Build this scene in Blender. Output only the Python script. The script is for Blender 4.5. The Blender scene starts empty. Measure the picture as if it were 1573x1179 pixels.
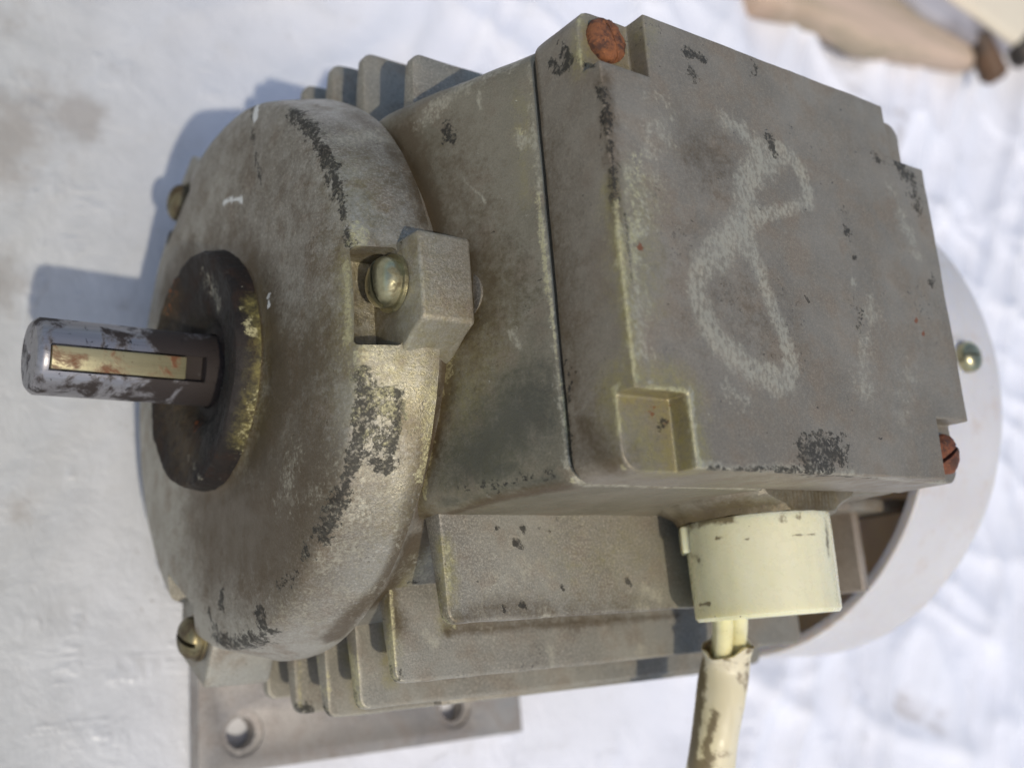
import bpy, bmesh, math, random
import numpy as np
from mathutils import Vector, Matrix, noise

S = 0.001                      # everything below is written in millimetres
scene = bpy.context.scene
COL = scene.collection
random.seed(4)
rng = np.random.RandomState(7)

# ------------------------------------------------------------------ camera
CAM = np.array([-44.5052927, -56.20451507, 197.55244995])
ROT = np.array([[0.8008340472896502, -0.07927719715122501, 0.5936159993746164],
                [0.07653277249550292, -0.9695257606869195, -0.2327284557130955],
                [0.5939760630158679, 0.23180794933801635, -0.7703619351888263]])
FPX, PX, PY = 1651.2, 786.5, 589.5      # focal length and centre in photograph pixels
cd = bpy.data.cameras.new('camera'); cam = bpy.data.objects.new('camera', cd); COL.objects.link(cam)
m = Matrix.Identity(4)
for i in range(3):
    m[i][0] = ROT[0][i]; m[i][1] = -ROT[1][i]; m[i][2] = -ROT[2][i]; m[i][3] = CAM[i] * S
cam.matrix_world = m
cd.sensor_width = 36.0; cd.lens = FPX / 1573 * 36.0
cd.clip_start = 0.005; cd.clip_end = 50
cd.dof.use_dof = True; cd.dof.focus_distance = 0.180; cd.dof.aperture_fstop = 13.0
scene.camera = cam

# ------------------------------------------------------------------ sky, sun, exposure
TO_SUN = Vector((-0.24, -0.51, 1.0)).normalized()
world = bpy.data.worlds.new('World'); scene.world = world; world.use_nodes = True
wn = world.node_tree.nodes; wl = world.node_tree.links
bg = wn['Background']; sky = wn.new('ShaderNodeTexSky'); sky.sky_type = 'NISHITA'; sky.sun_disc = False
sky.sun_elevation = math.asin(TO_SUN.z); sky.sun_rotation = math.atan2(TO_SUN.x, TO_SUN.y)
sky.air_density = 1.0; sky.dust_density = 2.0
wl.new(sky.outputs[0], bg.inputs[0]); bg.inputs[1].default_value = 0.15
sd = bpy.data.lights.new('sun', 'SUN'); sd.energy = 2.1; sd.angle = math.radians(0.9); sd.color = (1.0, 0.92, 0.78)
sun = bpy.data.objects.new('sun', sd); COL.objects.link(sun)
sun.rotation_euler = TO_SUN.to_track_quat('Z', 'Y').to_euler(); sun.location = (0, 0, 1)
scene.view_settings.view_transform = 'Standard'; scene.view_settings.look = 'None'
scene.view_settings.exposure = 0.10; scene.view_settings.gamma = 1.0

# ------------------------------------------------------------------ helpers
def ray(px, py):
    return ROT.T @ np.array([(px - PX) / FPX, (py - PY) / FPX, 1.0])
def on(px, py, ax, v):
    """The point of the plane (axis ax at v, in mm) seen at a photograph pixel."""
    r = ray(px, py); return CAM + r * (v - CAM[ax]) / r[ax]
def project(P):
    d = (np.asarray(P) - CAM) @ ROT.T
    return np.stack([PX + FPX * d[:, 0] / d[:, 2], PY + FPX * d[:, 1] / d[:, 2], d[:, 2]], 1)

def link(name, me, mat=None, parent=None):
    o = bpy.data.objects.new(name, me); COL.objects.link(o)
    if mat is not None:
        me.materials.clear(); me.materials.append(mat)
    if parent is not None: o.parent = parent
    return o
def thing(name, label, cat, loc=(0, 0, 0)):
    o = bpy.data.objects.new(name, None); COL.objects.link(o)
    o.empty_display_size = 0.01
    o['label'] = label; o['category'] = cat
    return o
def tmp(bm):
    me = bpy.data.meshes.new('m'); bm.to_mesh(me); bm.free()
    o = bpy.data.objects.new('tmp', me); COL.objects.link(o); return o
def bake(o):
    dg = bpy.context.evaluated_depsgraph_get()
    me = bpy.data.meshes.new_from_object(o.evaluated_get(dg))
    old = o.data; o.modifiers.clear(); o.data = me; bpy.data.meshes.remove(old); return o
def boolean(o, cutters, op='DIFFERENCE'):
    for c in cutters:
        md = o.modifiers.new('b', 'BOOLEAN'); md.object = c; md.operation = op; md.solver = 'EXACT'
    bake(o)
    for c in cutters: bpy.data.objects.remove(c)
    return o
def bevel(o, w, seg=3, ang=30):
    md = o.modifiers.new('v', 'BEVEL'); md.width = w * S; md.segments = seg; md.limit_method = 'ANGLE'
    md.angle_limit = math.radians(ang); md.use_clamp_overlap = True
    return bake(o)
def scaled(bm):
    bmesh.ops.scale(bm, vec=(S, S, S), verts=bm.verts); return bm
def box_bm(x0, x1, y0, y1, z0, z1, rot=None):
    bm = bmesh.new()
    vs = [bm.verts.new((x, y, z)) for z in (z0, z1) for y in (y0, y1) for x in (x0, x1)]
    for f in ((0, 2, 3, 1), (4, 5, 7, 6), (0, 1, 5, 4), (2, 6, 7, 3), (0, 4, 6, 2), (1, 3, 7, 5)):
        bm.faces.new([vs[i] for i in f])
    if rot is not None: bmesh.ops.transform(bm, matrix=rot, verts=bm.verts)
    return scaled(bm)
def box(*a, rot=None): return tmp(box_bm(*a, rot=rot))
def loft_bm(rings, closed=True):
    """rings: lists of equal length of (x,y,z) mm; capped."""
    bm = bmesh.new(); R = [[bm.verts.new(p) for p in r] for r in rings]
    n = len(R[0])
    for a, b in zip(R, R[1:]):
        for i in range(n):
            bm.faces.new((a[i], a[(i + 1) % n], b[(i + 1) % n], b[i]))
    if closed:
        bm.faces.new(R[0][::-1]); bm.faces.new(R[-1])
    bmesh.ops.recalc_face_normals(bm, faces=bm.faces)
    return scaled(bm)
def rrect(x0, x1, y0, y1, z, r, n=5):
    out = []
    for cx, cy, a0 in ((x1 - r, y1 - r, 0), (x0 + r, y1 - r, 90), (x0 + r, y0 + r, 180), (x1 - r, y0 + r, 270)):
        for k in range(n + 1):
            a = math.radians(a0 + 90 * k / n); out.append((cx + r * math.cos(a), cy + r * math.sin(a), z))
    return out
def lathe_bm(prof, n=96, frame=None, cap=True):
    """prof: (axial, radius) mm, round the X axis; frame: Matrix in mm to place it."""
    bm = bmesh.new(); R = []
    for x, r in prof:
        if r < 1e-6: R.append([bm.verts.new((x, 0, 0))])
        else: R.append([bm.verts.new((x, r * math.cos(2 * math.pi * k / n), r * math.sin(2 * math.pi * k / n))) for k in range(n)])
    for a, b in zip(R, R[1:]):
        for k in range(n):
            j = (k + 1) % n
            q = []
            for v in ((a[0] if len(a) == 1 else a[k]), (a[0] if len(a) == 1 else a[j]), (b[0] if len(b) == 1 else b[j]), (b[0] if len(b) == 1 else b[k])):
                if v not in q: q.append(v)
            if len(q) > 2: bm.faces.new(q)
    if cap:
        for r_ in (R[0], R[-1]):
            if len(r_) > 1: bm.faces.new(r_)
    bmesh.ops.recalc_face_normals(bm, faces=bm.faces)
    if frame is not None: bmesh.ops.transform(bm, matrix=frame, verts=bm.verts)
    return scaled(bm)
def axis_frame(loc, d):
    """Matrix that takes the +X axis to direction d at loc (mm)."""
    q = Vector((1, 0, 0)).rotation_difference(Vector(d)); return Matrix.Translation(loc) @ q.to_matrix().to_4x4()
def tube_bm(pts, r, n=20, cap=True, radii=None):
    bm = bmesh.new(); P = [Vector(p) for p in pts]; R = []
    up = Vector((0, 0, 1))
    for i, p in enumerate(P):
        t = (P[min(i + 1, len(P) - 1)] - P[max(i - 1, 0)]).normalized()
        a = t.cross(up).normalized(); b = a.cross(t)
        rr = radii[i] if radii else r
        R.append([bm.verts.new(p + rr * (math.cos(2 * math.pi * k / n) * a + math.sin(2 * math.pi * k / n) * b)) for k in range(n)])
    for a, b in zip(R, R[1:]):
        for k in range(n): bm.faces.new((a[k], a[(k + 1) % n], b[(k + 1) % n], b[k]))
    if cap: bm.faces.new(R[0]); bm.faces.new(R[-1])
    bmesh.ops.recalc_face_normals(bm, faces=bm.faces)
    return scaled(bm)
def dice(o, step, xr=None, yr=None, zr=None):
    bm = bmesh.new(); bm.from_mesh(o.data)
    bmesh.ops.triangulate(bm, faces=[f for f in bm.faces if len(f.verts) > 4])
    for ax, rg in enumerate((xr, yr, zr)):
        if rg is None: continue
        a, b = rg; k = a + step * 0.5037
        no = [0, 0, 0]; no[ax] = 1
        while k < b:
            co = [0, 0, 0]; co[ax] = k * S
            bmesh.ops.bisect_plane(bm, geom=bm.verts[:] + bm.edges[:] + bm.faces[:], dist=1e-7, plane_co=co, plane_no=no)
            k += step
    bm.to_mesh(o.data); bm.free(); return o
def rough(o, amp, scale=0.25, seed=0.0):
    """Uneven cast surface: the vertices move a little along their normals."""
    me = o.data; n = len(me.vertices)
    co = np.empty(n * 3, 'f'); me.vertices.foreach_get('co', co); co = co.reshape(-1, 3)
    no = np.empty(n * 3, 'f'); me.vertices.foreach_get('normal', no); no = no.reshape(-1, 3)
    q = co.astype(float) / S * scale; q[:, 0] += seed
    d = np.array([noise.noise(p) + 0.5 * noise.noise((p[0] * 4, p[1] * 4, p[2] * 4)) for p in q.tolist()])
    me.vertices.foreach_set('co', (co + no * (d * amp * S)[:, None]).astype('f').ravel()); me.update()
    return o
def finish(o, name, mat, parent, ang=35):
    o.name = name; me = o.data; me.name = name
    me.materials.clear(); me.materials.append(mat)
    for p in me.polygons: p.material_index = 0
    me.shade_smooth(); me.set_sharp_from_angle(angle=math.radians(ang))
    if parent is not None: o.parent = parent
    return o

def surf_pts(o, pix):
    """Points of a dense mesh that show at photograph pixels (nearest facing vertex)."""
    me = o.data; n = len(me.vertices)
    co = np.empty(n * 3, 'f'); me.vertices.foreach_get('co', co); co = co.reshape(-1, 3).astype(float) / S
    no = np.empty(n * 3, 'f'); me.vertices.foreach_get('normal', no); no = no.reshape(-1, 3)
    q = project(co); face = ((co - CAM) * no).sum(1) < 0
    out = []
    for px, py in pix:
        d = np.hypot(q[:, 0] - px, q[:, 1] - py); d = np.where(face, d, 1e9)
        near = d < max(d.min() + 4, 5)
        cand = np.where(near)[0]; zmin = q[cand, 2].min()
        cand = cand[q[cand, 2] < zmin + 4]
        out.append(co[cand[d[cand].argmin()]])
    return np.array(out)
def marks(o, table):
    """table: {attribute: [(pixels of a polyline, radius mm, strength)]}. Each becomes a soft field on the
    surface that the material breaks up with noise."""
    me = o.data; n = len(me.vertices)
    co = np.empty(n * 3, 'f'); me.vertices.foreach_get('co', co); co = co.reshape(-1, 3).astype(float) / S
    for name, lines in table.items():
        f = np.zeros(n)
        for pix, rad, st in lines:
            P = surf_pts(o, pix)
            if len(P) == 1: d = np.linalg.norm(co - P[0], axis=1)
            else:
                if len(P) > 2:                                   # round the polyline off
                    Q = []
                    for i_ in range(len(P) - 1):
                        p0, p1, p2, p3 = P[max(i_ - 1, 0)], P[i_], P[i_ + 1], P[min(i_ + 2, len(P) - 1)]
                        for t_ in (0, .25, .5, .75):
                            Q.append(0.5 * ((2 * p1) + (p2 - p0) * t_ + (2 * p0 - 5 * p1 + 4 * p2 - p3) * t_ ** 2 + (3 * p1 - p0 - 3 * p2 + p3) * t_ ** 3))
                    P = np.array(Q + [P[-1]])
                d = np.full(n, 1e9)
                for a, b in zip(P, P[1:]):
                    ab = b - a; t = np.clip(((co - a) @ ab) / max(ab @ ab, 1e-9), 0, 1)
                    d = np.minimum(d, np.linalg.norm(co - a - t[:, None] * ab, axis=1))
            f = np.maximum(f, st * np.clip(1 - d / (2 * rad), 0, 1))
        at = me.attributes.get(name) or me.attributes.new(name, 'FLOAT', 'POINT')
        at.data.foreach_set('value', f.astype('f'))

# ------------------------------------------------------------------ materials
class NT:
    def __init__(s, name):
        s.m = bpy.data.materials.new(name); s.m.use_nodes = True; s.t = s.m.node_tree
        s.b = s.t.nodes['Principled BSDF']; s.co = s.n('ShaderNodeTexCoord').outputs['Object']
    def n(s, t, **k):
        x = s.t.nodes.new(t)
        for a, b in k.items(): setattr(x, a, b)
        return x
    def l(s, a, b): s.t.links.new(a, b)
    def noise(s, scale, detail=4, rough=0.55, dist=0.0, stretch=None):
        x = s.n('ShaderNodeTexNoise'); x.inputs['Scale'].default_value = scale; x.inputs['Detail'].default_value = detail
        x.inputs['Roughness'].default_value = rough; x.inputs['Distortion'].default_value = dist
        src = s.co
        if stretch:
            mp = s.n('ShaderNodeMapping'); mp.inputs['Scale'].default_value = stretch; s.l(src, mp.inputs[0]); src = mp.outputs[0]
        s.l(src, x.inputs['Vector']); return x.outputs['Fac']
    def ramp(s, v, a, b, lo=0.0, hi=1.0):
        x = s.n('ShaderNodeMapRange', interpolation_type='SMOOTHSTEP'); x.inputs['From Min'].default_value = a; x.inputs['From Max'].default_value = b
        x.inputs['To Min'].default_value = lo; x.inputs['To Max'].default_value = hi; s.l(v, x.inputs['Value']); return x.outputs['Result']
    def math(s, op, a, b=None, c=None):
        x = s.n('ShaderNodeMath', operation=op)
        for i, v in enumerate((a, b, c)):
            if v is None: continue
            if isinstance(v, (int, float)): x.inputs[i].default_value = v
            else: s.l(v, x.inputs[i])
        return x.outputs[0]
    def mix(s, f, a, b, mode='MIX'):
        x = s.n('ShaderNodeMix', data_type='RGBA', blend_type=mode)
        for i, v in ((0, f), (6, a), (7, b)):
            if isinstance(v, (int, float)): x.inputs[i].default_value = v
            elif isinstance(v, tuple): x.inputs[i].default_value = (*v, 1)
            else: s.l(v, x.inputs[i])
        return x.outputs[2]
    def attr(s, name):
        x = s.n('ShaderNodeAttribute', attribute_name=name); return x.outputs['Fac']
    def bump(s, h, dist, strength=1.0, prev=None):
        x = s.n('ShaderNodeBump'); x.inputs['Strength'].default_value = strength; x.inputs['Distance'].default_value = dist * S
        s.l(h, x.inputs['Height'])
        if prev is not None: s.l(prev, x.inputs['Normal'])
        return x.outputs[0]
    def set(s, **k):
        for a, v in k.items():
            i = s.b.inputs[a.replace('_', ' ')]
            if isinstance(v, (int, float)): i.default_value = v
            elif isinstance(v, tuple): i.default_value = (*v, 1) if len(v) == 3 else v
            else: s.l(v, i)

def cast_metal(name, base=(0.26, 0.225, 0.165), dark=(0.18, 0.155, 0.11), warm=(0.19, 0.145, 0.10), warm_amt=0.5, metal=0.45, ro=0.47, grain=1.0, speck=1.0, painted=True, off=0.0, spec=0.5, sparkle=0.5):
    t = NT(name)
    if off:
        mp = t.n('ShaderNodeMapping'); mp.inputs['Location'].default_value = (off, off * 1.7, off * 0.3); t.l(t.co, mp.inputs[0]); t.co = mp.outputs[0]
    big = t.noise(38, 4, 0.6); mid = t.noise(160, 5, 0.6); fine = t.noise(2300, 4, 0.75); grit = t.noise(5200, 2, 0.7)
    c = t.mix(t.ramp(big, 0.36, 0.66), base, dark)
    c = t.mix(t.math('MULTIPLY', t.ramp(mid, 0.47, 0.68), warm_amt), c, warm)
    c = t.mix(t.math('MULTIPLY', t.ramp(fine, 0.42, 0.72, 0.0, sparkle), t.ramp(big, 0.3, 0.6, 0.35, 1.0)), c, tuple(min(1, x * 2.1) for x in base))
    c = t.mix(t.ramp(grit, 0.5, 0.75, 0.0, 0.45), c, tuple(x * 0.45 for x in dark))
    # small light nicks and dark pits
    v1 = t.noise(620, 3, 0.75, 0.4); v2 = t.noise(430, 3, 0.75, 0.3, (1.0, 1.4, 1.0))
    nick = t.ramp(v1, 0.715 - 0.012 * speck, 0.75); pit = t.ramp(v2, 0.705 - 0.01 * speck, 0.73)
    c = t.mix(t.math('MULTIPLY', nick, 0.65 * min(speck, 1.5)), c, (0.48, 0.46, 0.37))
    c = t.mix(t.math('MULTIPLY', pit, 0.85 * min(speck, 1.1)), c, (0.035, 0.03, 0.024))
    pits2 = t.math('MULTIPLY', t.ramp(t.noise(1300, 3, 0.75, 0.3), 0.60, 0.66), t.ramp(t.noise(60, 3, 0.6, 0.4), 0.54, 0.66))
    c = t.mix(t.math('MULTIPLY', pits2, 0.7), c, (0.05, 0.042, 0.033))
    # short scratches
    sc = t.noise(90, 3, 0.8, 0.0, (1.0, 14.0, 3.0)); sc2 = t.noise(70, 3, 0.8, 0.0, (9.0, 1.0, 1.0))
    scr = t.math('MAXIMUM', t.ramp(sc, 0.735, 0.78), t.ramp(sc2, 0.74, 0.79))
    c = t.mix(t.math('MULTIPLY', scr, 0.5), c, (0.42, 0.40, 0.33))
    rough_ = t.ramp(mid, 0.3, 0.7, ro - 0.09, ro + 0.12)
    if painted:
        e1 = t.noise(330, 6, 0.75); e2 = t.noise(1250, 3, 0.7)
        ed = t.math('ADD', t.math('MULTIPLY', t.math('SUBTRACT', e1, 0.5), 2.1), t.math('MULTIPLY', t.math('SUBTRACT', e2, 0.5), 1.3))
        def m_(a, k, lo=0.42, hi=0.56):
            f = t.attr(a); v = t.math('ADD', f, t.math('MULTIPLY', t.math('MULTIPLY', ed, k), t.ramp(f, 0.0, 0.12)))
            return t.ramp(v, lo, hi)
        warm_bounce = m_('warm_bounce', 0.5, 0.0, 0.95)  # warm bounced light on end-facing faces and recesses, painted into the colour
        warm_bounce_k = t.math('MULTIPLY', warm_bounce, t.ramp(t.noise(800, 4, 0.7), 0.3, 0.72, 0.25, 0.95))
        c = t.mix(t.math('MULTIPLY', warm_bounce_k, 0.7), c, (0.32, 0.275, 0.085))
        smudge = m_('smudge', 0.5, 0.1, 0.9); c = t.mix(t.math('MULTIPLY', smudge, 0.75), c, (0.05, 0.052, 0.04))
        grime = m_('grime', 0.5, 0.0, 0.75)
        c = t.mix(t.math('MULTIPLY', grime, 0.85), c, (0.085, 0.058, 0.028))
        chalk_and_edge_light = m_('chalk_and_edge_light', 0.8, 0.16, 0.62)  # chalk strokes and pale smears, plus lit seam edges painted pale
        chalk_and_edge_light = t.math('MULTIPLY', chalk_and_edge_light, t.ramp(t.noise(1500, 2, 0.6, 0, (1, 0.6, 1)), 0.34, 0.6, 0.25, 1.0))
        c = t.mix(t.math('MULTIPLY', chalk_and_edge_light, 0.68), c, (0.42, 0.39, 0.295))
        black = t.math('MULTIPLY', m_('black', 1.15, 0.42, 0.62), t.ramp(t.noise(1100, 4, 0.75, 0.2), 0.36, 0.52, 0.25, 1.0))
        c = t.mix(t.math('MULTIPLY', black, 0.86), c, (0.021, 0.020, 0.016))
        yellow_glint = t.math('MULTIPLY', m_('yellow_glint', 0.9, 0.25, 0.6), t.ramp(t.noise(1700, 4, 0.75), 0.38, 0.58, 0.15, 1.0))  # glints on lit edges, painted in as bright yellow metal colour
        c = t.mix(t.math('MULTIPLY', yellow_glint, 0.62), c, (0.52, 0.475, 0.26))
        rust = m_('rust', 0.9)
        c = t.mix(t.math('MULTIPLY', rust, 0.85), c, (0.20, 0.06, 0.018))
        white = m_('white', 0.8)
        c = t.mix(white, c, (0.66, 0.66, 0.62))
        rough_ = t.math('SUBTRACT', rough_, t.math('MULTIPLY', warm_bounce, 0.12)); rough_ = t.math('ADD', rough_, t.math('MULTIPLY', black, 0.25))
        h0 = t.bump(t.math('MULTIPLY', black, 1.0), 0.08, 0.5)
    else: h0 = None
    h = t.bump(mid, 0.35, 0.35 * grain, h0); h = t.bump(fine, 0.12, 0.75 * grain, h); h = t.bump(grit, 0.05, 0.6 * grain, h)
    h = t.bump(t.math('SUBTRACT', nick, pit), 0.08, 0.7, h)
    t.set(Base_Color=c, Metallic=metal, Roughness=rough_, Normal=h); t.b.inputs['Specular IOR Level'].default_value = spec
    return t.m

M_LID = cast_metal('grey_cast_lid', base=(0.265, 0.232, 0.178), dark=(0.195, 0.168, 0.125), sparkle=0.2)
M_BASE = cast_metal('grey_cast_box', base=(0.225, 0.20, 0.145), dark=(0.14, 0.125, 0.085), off=0.37, speck=1.4, sparkle=0.2)
M_SHIELD = cast_metal('grey_cast_shield', base=(0.33, 0.31, 0.255), dark=(0.20, 0.18, 0.14), warm_amt=0.7, off=0.81, metal=0.55, ro=0.42, grain=1.4, speck=1.7)
M_FIN = cast_metal('grey_cast_fins', base=(0.285, 0.265, 0.21), dark=(0.205, 0.185, 0.145), warm_amt=0.5, painted=True, off=1.33, speck=1.5)
M_BODY = cast_metal('grey_cast_body', base=(0.27, 0.25, 0.205), dark=(0.16, 0.14, 0.11), warm_amt=0.8, off=2.1)
M_FOOT = cast_metal('painted_foot_metal', base=(0.33, 0.305, 0.27), dark=(0.25, 0.225, 0.20), warm=(0.22, 0.175, 0.145), painted=False, off=3.1)

def steel(name, base=(0.36, 0.35, 0.36), stain=(0.05, 0.028, 0.018), amt=(0.5, 0.62), ro=0.32, metal=0.85, yellow=None, root=False):
    t = NT(name); a = t.noise(150, 5, 0.65, 0.4); b = t.noise(600, 4, 0.7); s_ = t.noise(300, 3, 0.6, 0, (0.15, 3, 3))
    c = t.mix(t.ramp(s_, 0.35, 0.7, 0, 0.5), base, tuple(x * 0.55 for x in base))
    if yellow: c = t.mix(t.ramp(b, 0.35, 0.65), c, yellow)
    if root:
        sx = t.n('ShaderNodeSeparateXYZ'); t.l(t.co, sx.inputs[0])
        a = t.math('ADD', a, t.ramp(sx.outputs[0], 0.012, 0.031, -0.02, 0.22))
    f = t.ramp(a, amt[0], amt[1]); c = t.mix(f, c, stain)
    c = t.mix(t.ramp(t.noise(420, 4, 0.7, 0.3), 0.6, 0.68, 0, 0.8), c, tuple(x * 0.4 for x in stain))
    t.set(Base_Color=c, Metallic=t.math('MULTIPLY', t.math('SUBTRACT', 1.0, t.math('MULTIPLY', f, 0.8)), metal), Roughness=t.ramp(f, 0, 1, ro, 0.75),
          Normal=t.bump(b, 0.06, 0.5, t.bump(f, 0.05, 0.6)))
    return t.m
def rusty(name, base=(0.21, 0.075, 0.026), dark=(0.06, 0.025, 0.014)):
    t = NT(name); a = t.noise(420, 5, 0.7, 0.5); b = t.noise(1600, 4, 0.75)
    c = t.mix(t.ramp(a, 0.38, 0.62), base, dark); c = t.mix(t.ramp(b, 0.55, 0.75, 0, 0.7), c, (0.38, 0.15, 0.045))
    t.set(Base_Color=c, Roughness=0.85, Metallic=0.0, Normal=t.bump(b, 0.15, 0.9, t.bump(a, 0.35, 0.9))); return t.m
def plastic(name, base, dirt=(0.12, 0.09, 0.04), amt=(0.62, 0.75), ro=0.38, sss=0.3, tint=None):
    t = NT(name); a = t.noise(120, 5, 0.7, 0.3); b = t.noise(500, 4, 0.7); g = t.noise(30, 3)
    c = t.mix(t.ramp(g, 0.35, 0.65), base, tint or tuple(x * 0.9 for x in base))
    c = t.mix(t.math('MULTIPLY', t.ramp(t.noise(45, 3, 0.6, 0, (3, 0.3, 3)), 0.45, 0.7), 0.12), c, dirt)
    c = t.mix(t.math('MULTIPLY', t.ramp(a, amt[0], amt[1]), 0.75), c, dirt)
    sp = t.noise(900, 2, 0.6); c = t.mix(t.ramp(sp, 0.74, 0.77), c, (0.08, 0.05, 0.03))
    gr = t.attr('grime'); c = t.mix(t.ramp(t.math('ADD', gr, t.math('MULTIPLY', t.math('SUBTRACT', b, 0.5), 1.1)), 0.35, 0.7, 0, 0.85), c, (0.10, 0.065, 0.018))
    t.set(Base_Color=c, Roughness=t.ramp(b, 0.3, 0.7, ro - 0.05, ro + 0.15), Subsurface_Weight=sss, Subsurface_Scale=0.004,
          Normal=t.bump(b, 0.05, 0.35)); t.b.inputs['Subsurface Radius'].default_value = (1.0, 0.8, 0.5)
    return t.m

M_SHAFT = steel('shaft_steel', base=(0.27, 0.26, 0.265), stain=(0.022, 0.015, 0.012), amt=(0.48, 0.62), ro=0.38, metal=0.7, root=True)
M_KEY = steel('key_steel', base=(0.25, 0.225, 0.13), stain=(0.13, 0.05, 0.018), amt=(0.45, 0.62), ro=0.42, metal=0.5)
M_HUB = cast_metal('greasy_hub', base=(0.020, 0.016, 0.013), dark=(0.009, 0.007, 0.006), warm=(0.026, 0.014, 0.009), warm_amt=0.8, metal=0.0, ro=0.62, off=4.4, spec=0.2, sparkle=0.25)
M_SCREW = steel('plated_screw', base=(0.42, 0.39, 0.24), stain=(0.10, 0.08, 0.035), amt=(0.5, 0.68), ro=0.3, metal=0.9)
M_RUST = rusty('rusty_screw')
M_RUSTB = rusty('dark_rusty_screw', base=(0.17, 0.052, 0.02))
M_GLAND = plastic('yellowed_plastic', (0.60, 0.57, 0.32), tint=(0.66, 0.63, 0.44), ro=0.25, sss=0.8, amt=(0.66, 0.8))
M_GLAND.node_tree.nodes['Principled BSDF'].inputs['Coat Weight'].default_value = 0.35; M_GLAND.node_tree.nodes['Principled BSDF'].inputs['Coat Roughness'].default_value = 0.22
M_SHEATH = plastic('dirty_cream_sheath', (0.62, 0.53, 0.30), dirt=(0.09, 0.045, 0.02), amt=(0.54, 0.68), tint=(0.68, 0.60, 0.44), ro=0.4)
M_WIRE = plastic('yellow_wire', (0.66, 0.60, 0.26), ro=0.3, amt=(0.8, 0.9), tint=(0.70, 0.64, 0.36))
M_RING = plastic('white_fan_cover', (0.50, 0.485, 0.48), dirt=(0.42, 0.33, 0.26), amt=(0.52, 0.8), ro=0.42, sss=0.85, tint=(0.54, 0.525, 0.52))
def flat(name, col, ro=0.7, metal=0.0):
    t = NT(name); a = t.noise(400, 4); t.set(Base_Color=t.mix(t.ramp(a, 0.3, 0.7), col, tuple(x * 0.6 for x in col)), Roughness=ro, Metallic=metal); return t.m
M_GASKET = flat('dark_gasket', (0.035, 0.025, 0.015), 0.9)

# ------------------------------------------------------------------ ground and tarpaulin
CZ = -68.0
g = bmesh.new()
for x, y in ((-30, -30), (30, -30), (30, 30), (-30, 30)): g.verts.new((x, y, CZ * S - 0.02))
g.faces.new(g.verts[:]); me = bpy.data.meshes.new('ground'); g.to_mesh(me); g.free()
tg = NT('earth'); tg.set(Base_Color=tg.mix(tg.ramp(tg.noise(6, 6), 0.35, 0.65), (0.14, 0.11, 0.08), (0.2, 0.17, 0.13)), Roughness=0.95)
gr = link('ground', me, tg.m); gr['kind'] = 'structure'

def vnoise(x, y, seed):
    r = np.random.RandomState(seed); G = r.rand(64, 64)
    xi = np.floor(x).astype(int); yi = np.floor(y).astype(int); fx = x - xi; fy = y - yi
    fx = fx * fx * (3 - 2 * fx); fy = fy * fy * (3 - 2 * fy)
    a = G[xi % 64, yi % 64]; b = G[(xi + 1) % 64, yi % 64]; c = G[xi % 64, (yi + 1) % 64]; d = G[(xi + 1) % 64, (yi + 1) % 64]
    return (a * (1 - fx) + b * fx) * (1 - fy) + (c * (1 - fx) + d * fx) * fy - 0.5
def axis_steps(a, b, c, d, fine, coarse):
    l = list(np.arange(a, b, coarse)) + list(np.arange(b, c, fine)) + list(np.arange(c, d + coarse, coarse)); return np.array(l)
xs = axis_steps(-1200, -160, 640, 1400, 2.6, 40); ys = axis_steps(-1300, -240, 340, 1200, 2.6, 40)
X, Y = np.meshgrid(xs, ys, indexing='ij')
def ridge(n, p): return (1 - np.abs(n) * 2) ** p
a1 = math.radians(58); U = X * math.cos(a1) + Y * math.sin(a1); V = -X * math.sin(a1) + Y * math.cos(a1)
wob = vnoise(U / 60, V / 60, 3) * 26
fold = ridge(vnoise(U / 190 + 9, (V + wob) / 23, 5), 3) * 4.4 + ridge(vnoise((U + wob) / 120, V / 12 + 4, 6), 4) * 1.5
a2 = math.radians(-20); U2 = X * math.cos(a2) + Y * math.sin(a2); V2 = -X * math.sin(a2) + Y * math.cos(a2)
fold2 = ridge(vnoise(U2 / 90, (V2 + wob) / 27, 8), 4) * 2.4
amt = np.clip((X - 60) / 90, 0.12, 1.0)
Z = (fold * 1.7 + fold2 * 1.3) * amt + vnoise(X / 45, Y / 45, 11) * 3.0 + vnoise(X / 14, Y / 14, 12) * 0.6 + ridge(vnoise((U + wob * .6) / 150 + 3, (V + wob) / 34 + 7, 15), 14) * 3.2 * amt + ridge(vnoise(U2 / 120 + 5, (V2 + wob) / 30 + 2, 16), 16) * 2.4 * amt - 3.0
# the motor's weight keeps it flat underneath
dx = np.maximum(np.maximum(50 - X, X - 212), 0); dy = np.maximum(np.abs(Y) - 86, 0); dd = np.hypot(dx, dy)
k = np.clip(dd / 30, 0, 1); k = k * k * (3 - 2 * k)
Z = CZ + Z * k - 0.5 * (1 - k)
nx, ny = X.shape
vv = np.stack([X, Y, Z], -1).reshape(-1, 3) * S
idx = np.arange(nx * ny).reshape(nx, ny)
ff = np.stack([idx[:-1, :-1], idx[1:, :-1], idx[1:, 1:], idx[:-1, 1:]], -1).reshape(-1, 4)
me = bpy.data.meshes.new('woven_tarpaulin'); me.vertices.add(len(vv)); me.vertices.foreach_set('co', vv.ravel())
me.loops.add(ff.size); me.polygons.add(len(ff)); me.loops.foreach_set('vertex_index', ff.ravel())
me.polygons.foreach_set('loop_start', np.arange(0, ff.size, 4)); me.polygons.foreach_set('loop_total', np.full(len(ff), 4))
me.update(); me.validate(); me.shade_smooth()
t = NT('white_woven_plastic')
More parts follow.
